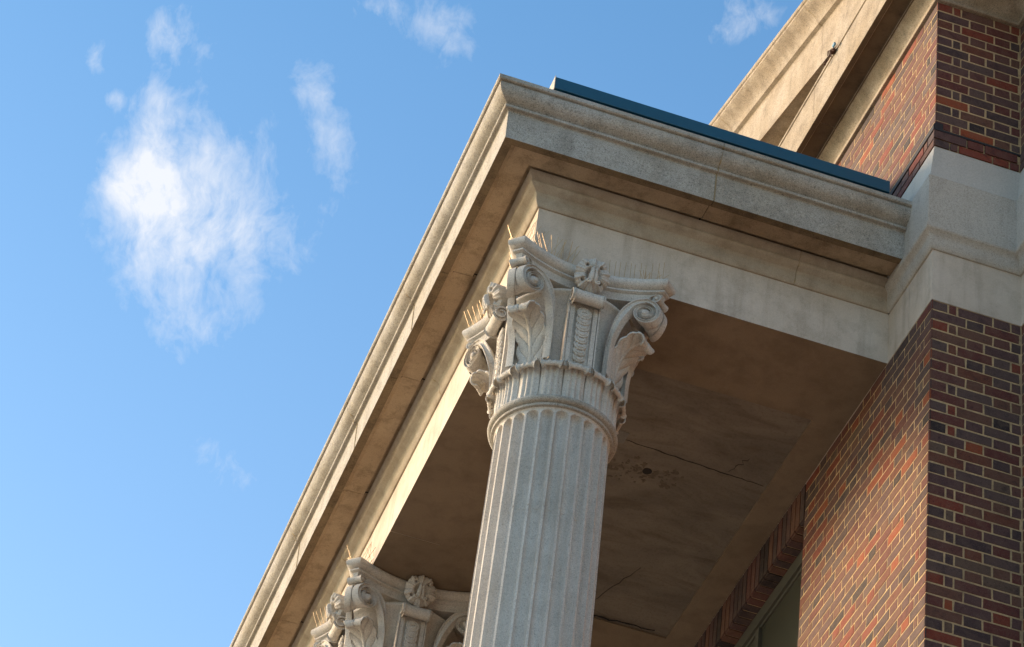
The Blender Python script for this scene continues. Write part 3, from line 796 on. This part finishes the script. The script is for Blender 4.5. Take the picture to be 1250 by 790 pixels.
# cloud veil: world directions flattened on the dome around one bearing
a,b_=math.radians(YAW),math.radians(PITCH)
fw=V((math.sin(a)*math.cos(b_),math.cos(a)*math.cos(b_),math.sin(b_))); rt=V((math.cos(a),-math.sin(a),0)); up=rt.cross(fw)
def dot(v):
    n=N(nt,'ShaderNodeVectorMath',operation='DOT_PRODUCT'); L.new(co,n.inputs[0]); n.inputs[1].default_value=v; return n.outputs['Value']
df=math_(nt,'MAXIMUM',dot(fw),.05); U=math_(nt,'DIVIDE',dot(rt),df); Vv=math_(nt,'DIVIDE',dot(up),df)
R_=math.radians(ROLL)
def uv(px,py):
    x=(px-625)/FPX; y=(py-395)/FPX
    return (x*math.cos(R_)-y*math.sin(R_),-(x*math.sin(R_)+y*math.cos(R_)))
cv=N(nt,'ShaderNodeCombineXYZ'); L.new(U,cv.inputs[0]); L.new(Vv,cv.inputs[1])
def blob(px,py,rx,ry,ang=0,amp=1.):
    u0,v0=uv(px,py); dx=math_(nt,'SUBTRACT',U,u0); dy=math_(nt,'SUBTRACT',Vv,v0)
    c,s=math.cos(ang),math.sin(ang)
    e1=math_(nt,'DIVIDE',math_(nt,'ADD',math_(nt,'MULTIPLY',dx,c),math_(nt,'MULTIPLY',dy,s)),rx/FPX)
    e2=math_(nt,'DIVIDE',math_(nt,'SUBTRACT',math_(nt,'MULTIPLY',dy,c),math_(nt,'MULTIPLY',dx,s)),ry/FPX)
    r2=math_(nt,'ADD',math_(nt,'MULTIPLY',e1,e1),math_(nt,'MULTIPLY',e2,e2))
    return math_(nt,'MULTIPLY',math_(nt,'POWER',2.718,math_(nt,'MULTIPLY',r2,-1.)),amp)
rd_=math.radians
blobs=[(300,190,150,120,0,.07),(270,430,60,80,0,.13),(200,100,50,80,0,.07),(165,225,46,44,0,.80),(225,190,85,80,.3,.55),(235,270,110,85,0,.50),(190,330,60,70,0,.42),(225,400,35,45,0,.34),(295,385,30,50,0,.32),(330,290,75,50,.2,.34),
       (205,35,30,38,-.3,.60),(190,115,16,34,0,.50),(118,72,18,26,0,.58),(140,120,14,12,0,.40),(380,100,40,40,0,.44),(412,185,34,75,.25,.36),(265,55,45,18,.2,.25),
       (545,35,60,42,-.4,.52),(460,10,45,25,0,.42),(900,22,55,36,.4,.62),(290,590,60,30,0,.30),(260,550,35,25,0,.24),(350,30,14,22,0,.22)]
tot=None
for bb in blobs:
    x=blob(*bb); tot=x if tot is None else math_(nt,'ADD',tot,x)
wr=N(nt,'ShaderNodeTexNoise'); wr.inputs['Scale'].default_value=26; wr.inputs['Detail'].default_value=5; L.new(cv.outputs[0],wr.inputs['Vector'])
wv=N(nt,'ShaderNodeVectorMath',operation='MULTIPLY_ADD'); L.new(wr.outputs[1],wv.inputs[0]); wv.inputs[1].default_value=(.022,.022,0); L.new(cv.outputs[0],wv.inputs[2])
W_=wv.outputs[0]
n1=noise(nt,mapping(nt,W_,(1.2,.75,1)),95,9,.62,.2); n2=noise(nt,mapping(nt,W_,(1.25,.8,1)),34,7,.58,.3); n3=noise(nt,mapping(nt,W_,(1.3,.7,1)),260,7,.65,.2)
nn=math_(nt,'ADD',math_(nt,'ADD',math_(nt,'MULTIPLY',n1,.42),math_(nt,'MULTIPLY',n2,.40)),math_(nt,'MULTIPLY',n3,.18))
nz=math_(nt,'MULTIPLY',math_(nt,'SUBTRACT',nn,.5),8.5)
env=math_(nt,'MINIMUM',tot,1.3)
den=math_(nt,'ADD',math_(nt,'MULTIPLY',env,.95),math_(nt,'MULTIPLY',nz,math_(nt,'ADD',math_(nt,'MULTIPLY',env,.30),.14)))
den=math_(nt,'SUBTRACT',den,.29)
den=math_(nt,'MINIMUM',math_(nt,'MAXIMUM',den,0),1.)
den=math_(nt,'MULTIPLY',den,.88)
zz=N(nt,'ShaderNodeSeparateXYZ'); L.new(co,zz.inputs[0])
gz=N(nt,'ShaderNodeMapRange'); L.new(zz.outputs[2],gz.inputs[0]); gz.inputs[1].default_value=.50; gz.inputs[2].default_value=.80
tint=mix(nt,1.,sky.outputs[0],mix(nt,gz.outputs[0],(.88,1.02,1.07),(.46,.79,.95)),'MULTIPLY')
CL=(3.0,3.02,3.12)
L.new(mix(nt,den,tint,CL),bg.inputs['Color']); bg.inputs['Strength'].default_value=.130
sd_=bpy.data.lights.new('sun','SUN'); sd_.energy=2.4; sd_.angle=math.radians(12); sd_.color=(1,.72,.48)
so=bpy.data.objects.new('sun',sd_); COL.objects.link(so)
dirv=V((math.sin(SUN_AZ)*math.cos(SUN_EL),math.cos(SUN_AZ)*math.cos(SUN_EL),math.sin(SUN_EL)))
so.rotation_euler=dirv.to_track_quat('Z','Y').to_euler(); so.location=(-30,20,20)

for o in bpy.data.objects:
    if '_w' in o: del o['_w']
# ------------------------------------------------------------------ camera
ya,pi_,ro=map(math.radians,(YAW,PITCH,ROLL))
fwd=V((math.sin(ya)*math.cos(pi_),math.cos(ya)*math.cos(pi_),math.sin(pi_))); r=V((math.cos(ya),-math.sin(ya),0)); d=fwd.cross(r)
r2=r*math.cos(ro)+d*math.sin(ro); d2=-r*math.sin(ro)+d*math.cos(ro)
cam=bpy.data.cameras.new('camera'); cam.sensor_width=36; cam.lens=FPX/1250*36; cam.clip_end=2000; cam.clip_start=.1
oc=bpy.data.objects.new('camera',cam); COL.objects.link(oc)
Mx=Matrix((( r2.x,-d2.x,-fwd.x,CAM[0]),(r2.y,-d2.y,-fwd.y,CAM[1]),(r2.z,-d2.z,-fwd.z,CAM[2]),(0,0,0,1))); oc.matrix_world=Mx
scene.camera=oc
scene.view_settings.view_transform='Standard'; scene.view_settings.look='None'; scene.view_settings.exposure=1.36; scene.view_settings.gamma=1
scene.view_settings.use_curve_mapping=False
scene.render.engine='CYCLES'; scene.cycles.use_denoising=True; scene.cycles.max_bounces=8; scene.cycles.diffuse_bounces=5
scene.cycles.use_adaptive_sampling=True; scene.cycles.adaptive_threshold=.01
